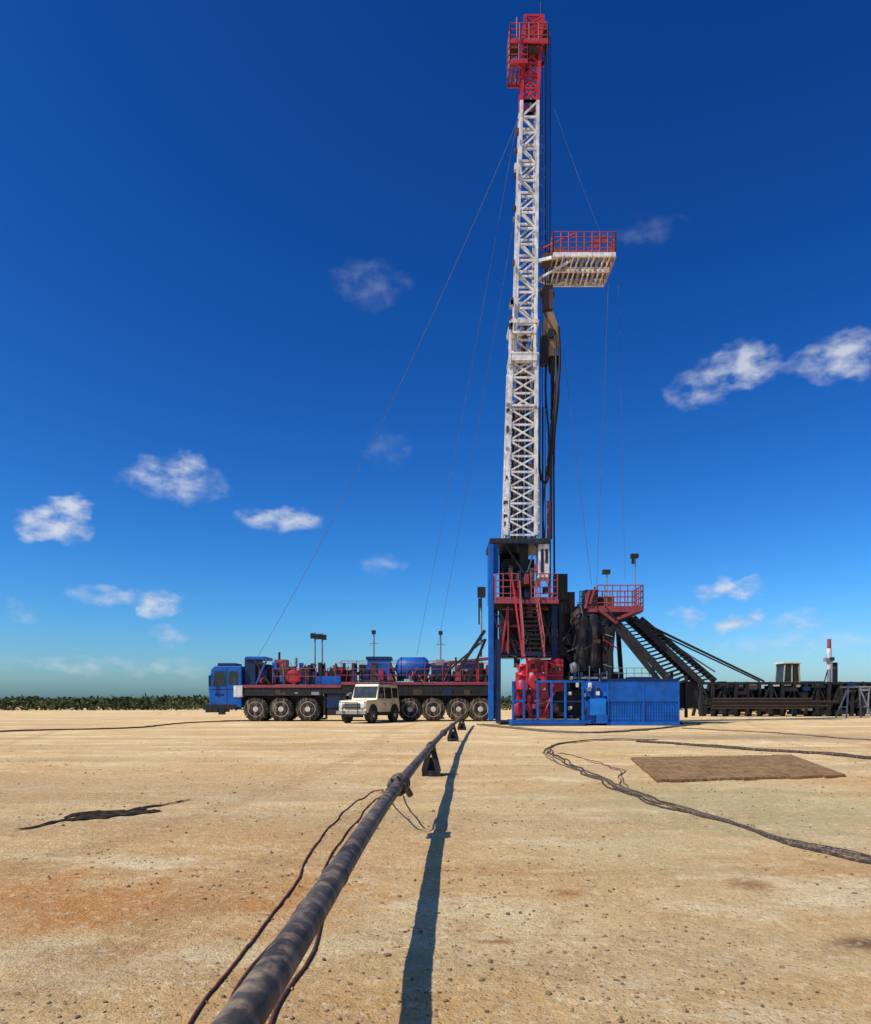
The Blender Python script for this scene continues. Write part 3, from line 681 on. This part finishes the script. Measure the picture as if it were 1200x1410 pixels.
# ================================================================= RIGHT SIDE: catwalk, pipe racks, tanks
e=empty('pipe_catwalk'); b=B()
Yc=58
b.pb(962,942,1215,939,Yc,2.0,STEEL)
for px in range(966,1215,16): b.beam(g(px,939,Yc+.1),Vector((g(px,0,Yc).x,Yc+.1,0)),.22,.22,STEEL); b.beam(g(px,939,Yc+1.9),Vector((g(px,0,Yc).x,Yc+1.9,0)),.22,.22,STEEL)
for px in range(966,1200,32): b.beam(g(px,942,Yc+.1),g(px+16,978,Yc+.1),.12,.12,STEEL); b.beam(g(px+32,942,Yc+.1),g(px+16,978,Yc+.1),.12,.12,STEEL)
b.pb(964,978,1210,948,Yc+2.2,.5,STEEL)
for i in range(130):
    x=U(965,1200); y=U(938,980); b.pb(x,y,x+U(3,16),y+U(2,8),Yc+U(-.3,1.5),.8,random.choice([STEEL,STEEL,STEEL,STEEL,BROWN,BLUED,TARP,GREY]))
for k in range(8): b.tube(g(962+U(0,20),962+k*1.9,Yc-.6),g(1160-U(0,60),962+k*1.9,Yc-.6),.055,random.choice([STEEL,STEEL,BROWN]),8)
b.done('frame_and_pipes',e)
for px,Yq in((1176,54),(1204,58)):
    e=empty('pipe_rack_trestle'); b=B(); zt_=g(0,946,Yq).z; x=g(px,0,Yq).x
    b.tube((x-1.0,Yq,zt_),(x+1.0,Yq,zt_),.07,GREY,8)
    for s_ in(-1,1):
        for t in(-1,1): b.beam((x+s_*.4,Yq,zt_),(x+s_*.95,Yq+t*.7,0),.085,.085,GREY)
        b.beam((x+s_*.8,Yq-.5,zt_*.35),(x+s_*.8,Yq+.5,zt_*.35),.07,.07,GREY)
    b.done('frame',e)
e=empty('flare_stack'); b=B(); p=g(1142,880,62)
b.tube((p.x,62,0),(p.x,62,p.z-1.4),.15,GREY,12); b.tube((p.x,62,p.z-2.6),(p.x,62,p.z-.8),.2,WHITE,12); b.tube((p.x,62,p.z-.8),(p.x,62,p.z),.16,PINK,12); b.box((p.x-.35,61.7,p.z-1.9),(p.x+.3,62.3,p.z-1.6),GREY)
b.beam((p.x+.5,62,0),(p.x+.5,62,p.z-2),.3,.3,STEEL); b.beam((p.x-1.2,62,0),(p.x,62,p.z-2.2),.07,.07,STEEL)
b.done('stack',e)
# wheel loader
Yl=64; p=g(1085,0,Yl); ld=empty('wheel_loader',(p.x,Yl,0),0); b=B()
zt2=g(0,912,Yl).z
b.prism([(-.75,1.9),(-.75,2.9),(.72,2.9),(.72,1.9)],-.8,.8,YEL)
b.prism([(-.72,2.9),(-.6,zt2-.15),(.6,zt2-.15),(.68,2.9)],-.74,.74,GLASS)
for x,xt in((-.72,-.6),(0,0),(.68,.6)):
    for y in(-.77,.77): b.beam((x,y,2.85),(xt,y,zt2-.1),.1,.1,YEL)
b.box((-.8,-.9,zt2-.15),(.8,.9,zt2),CREAM)
b.prism([(.73,1.0),(.73,2.3),(2.7,2.2),(2.9,1.0)],-.9,.9,YEL); b.box((-2.3,-.7,.9),(-.76,.7,1.6),YEL)
for x in(-1.8,1.8):
    for y in(-1.1,1.1): b.wheel((x,y,.75),.75,.5)
b.beam((-1.2,-.6,1.5),(-3.2,-.6,.6),.15,.3,YEL); b.beam((-1.2,.6,1.5),(-3.2,.6,.6),.15,.3,YEL)
b.prism([(-3.2,.3),(-3.2,1.2),(-3.4,1.2),(-3.5,.5),(-4.2,.25),(-4.2,.15)],-1.3,1.3,YEL)
b.done('loader_body',ld,.02)
for px0,px1,top,Yq,m_ in((1104,1136,938,66,BLUED),(1152,1212,939,68,STEEL),(990,1030,942,66,STEEL)):
    e=empty('storage_skid'); b=B(); p=g(px0,top,Yq);q=g(px1,top,Yq)
    b.box((p.x,Yq,.25),(q.x,Yq+2.4,p.z),m_); b.box((p.x-.1,Yq-.1,0),(q.x+.1,Yq+2.5,.25),STEEL)
    n=max(3,int((q.x-p.x)/.6))
    for k in range(n+1): x=p.x+(q.x-p.x)*k/n; b.box((x-.04,Yq-.06,.25),(x+.04,Yq,p.z-.05),STEEL)
    b.done('skid_body',e,.02)

# ================================================================= SKY, SUN, CAMERA
sd=Vector((-.72,-.42,1)).normalized()
el=math.asin(sd.z); az=math.atan2(sd.x,sd.y)
w=bpy.data.worlds.new('World'); scene.world=w; w.use_nodes=True; nt=w.node_tree; L=nt.links.new
bg=nt.nodes['Background']; bg.inputs['Strength'].default_value=.1
sk=nd(nt,'ShaderNodeTexSky'); sk.sky_type='NISHITA'; sk.sun_disc=False; sk.sun_elevation=el; sk.sun_rotation=az%(2*math.pi)
sk.air_density=1.0; sk.dust_density=.8; sk.ozone_density=3.0; sk.altitude=0
# colour grade of the sky radiance, per channel power curve
s3=nd(nt,'ShaderNodeSeparateColor'); L(sk.outputs[0],s3.inputs[0])
c3=nd(nt,'ShaderNodeCombineColor')
for i,(p_,k_) in enumerate(((2.45,19),(1.75,16.5),(1.5,19.5))):
    L(mth('MULTIPLY',mth('POWER',mth('MULTIPLY',s3.outputs[i],.1),p_),k_),c3.inputs[i])
skc=c3.outputs[0]
tc=nd(nt,'ShaderNodeTexCoord'); sep=nd(nt,'ShaderNodeSeparateXYZ'); L(tc.outputs['Generated'],sep.inputs[0])
AZ=mth('ARCTAN2',sep.outputs[0],sep.outputs[1]); EL=mth('ARCSINE',sep.outputs[2])
cmb=nd(nt,'ShaderNodeCombineXYZ'); L(AZ,cmb.inputs[0]); L(mth('MULTIPLY',EL,1.6),cmb.inputs[1])
def wn_(scale,det,rough,off):
    mp=nd(nt,'ShaderNodeMapping'); mp.inputs['Location'].default_value=off; L(cmb.outputs[0],mp.inputs['Vector'])
    n=nd(nt,'ShaderNodeTexNoise'); n.inputs['Scale'].default_value=scale; n.inputs['Detail'].default_value=det; n.inputs['Roughness'].default_value=rough; L(mp.outputs[0],n.inputs['Vector']); return n.outputs['Fac']
cn=wn_(38,5,.52,(0,0,0)); wx=wn_(22,3,.5,(5,2,0)); wy=wn_(26,3,.5,(1,9,0))
AZw=mth('ADD',AZ,mth('MULTIPLY',mth('SUBTRACT',wx,.5),.08)); ELw=mth('ADD',EL,mth('MULTIPLY',mth('SUBTRACT',wy,.5),.04))
cl=[(72,722,46,20,1.0),(95,704,28,18,1.0),(240,660,58,22,.62),(262,644,30,16,.65),(388,715,44,12,.7),(155,820,46,13,.5),(222,835,26,14,.75),(232,877,22,11,.5),
(1015,505,46,24,.8),(965,535,40,20,.5),(1172,490,60,24,.8),(1090,502,44,11,.35),(1005,812,46,13,.85),(1020,856,26,12,1.0),(945,850,22,10,.45),(1105,857,38,12,.5),
(508,396,42,26,.2),(885,318,44,13,.16),(528,778,20,14,.3),(535,615,26,22,.16),(150,917,160,10,.35),(1110,885,120,11,.3),(28,845,22,12,.3)]
mask=None
for px,py,rx,ry,st in cl:
    u_=(px-600)/F; v_=(HOR-py)/F; a0=math.atan(u_); e0=math.atan(v_/math.sqrt(1+u_*u_)); k=1/(1+u_*u_)
    dx=mth('MULTIPLY',mth('SUBTRACT',AZw,a0),1/(rx/F*k*1.35)); dy=mth('MULTIPLY',mth('SUBTRACT',ELw,e0),1/(ry/F*math.cos(e0)*1.35))
    d=mth('MULTIPLY_ADD',dx,dx,mth('MULTIPLY',dy,dy))
    m_=mth('MULTIPLY_ADD',d,-st,st)
    mask=mth('MAXIMUM',0,m_) if mask is None else mth('MAXIMUM',mask,m_)
# soft edge, broken up by noise
t=mth('MULTIPLY',mth('POWER',mask,1.5),mth('MINIMUM',mth('MAXIMUM',mth('MULTIPLY_ADD',cn,4.5,-1.3),0.05),1.6))
al=mth('MULTIPLY',mth('TANH',mth('MULTIPLY',t,1.15)),.9)
shade=ramp(cn,.4,.62,(4.8,5.6,7.0),(7.2,7.5,8.1))
L(mix(al,skc,shade),bg.inputs['Color'])
try:
    w.cycles.sampling_method='MANUAL'; w.cycles.sample_map_resolution=512
except Exception: pass

sun=bpy.data.lights.new('sun','SUN'); sun.energy=5.0; sun.angle=math.radians(.5); sun.color=(1,.94,.82)
so=bpy.data.objects.new('sun',sun); scene.collection.objects.link(so); so.rotation_euler=(-sd).to_track_quat('-Z','Y').to_euler()
cam=bpy.data.cameras.new('camera'); co=bpy.data.objects.new('camera',cam); scene.collection.objects.link(co); scene.camera=co
co.location=(0,0,H); co.rotation_euler=(math.pi/2,0,0)
cam.sensor_fit='AUTO'; cam.sensor_width=36; cam.lens=36*F/1410; cam.shift_y=(HOR-705)/1410; cam.clip_start=.05; cam.clip_end=20000
scene.view_settings.view_transform='Standard'; scene.view_settings.look='None'; scene.view_settings.exposure=0
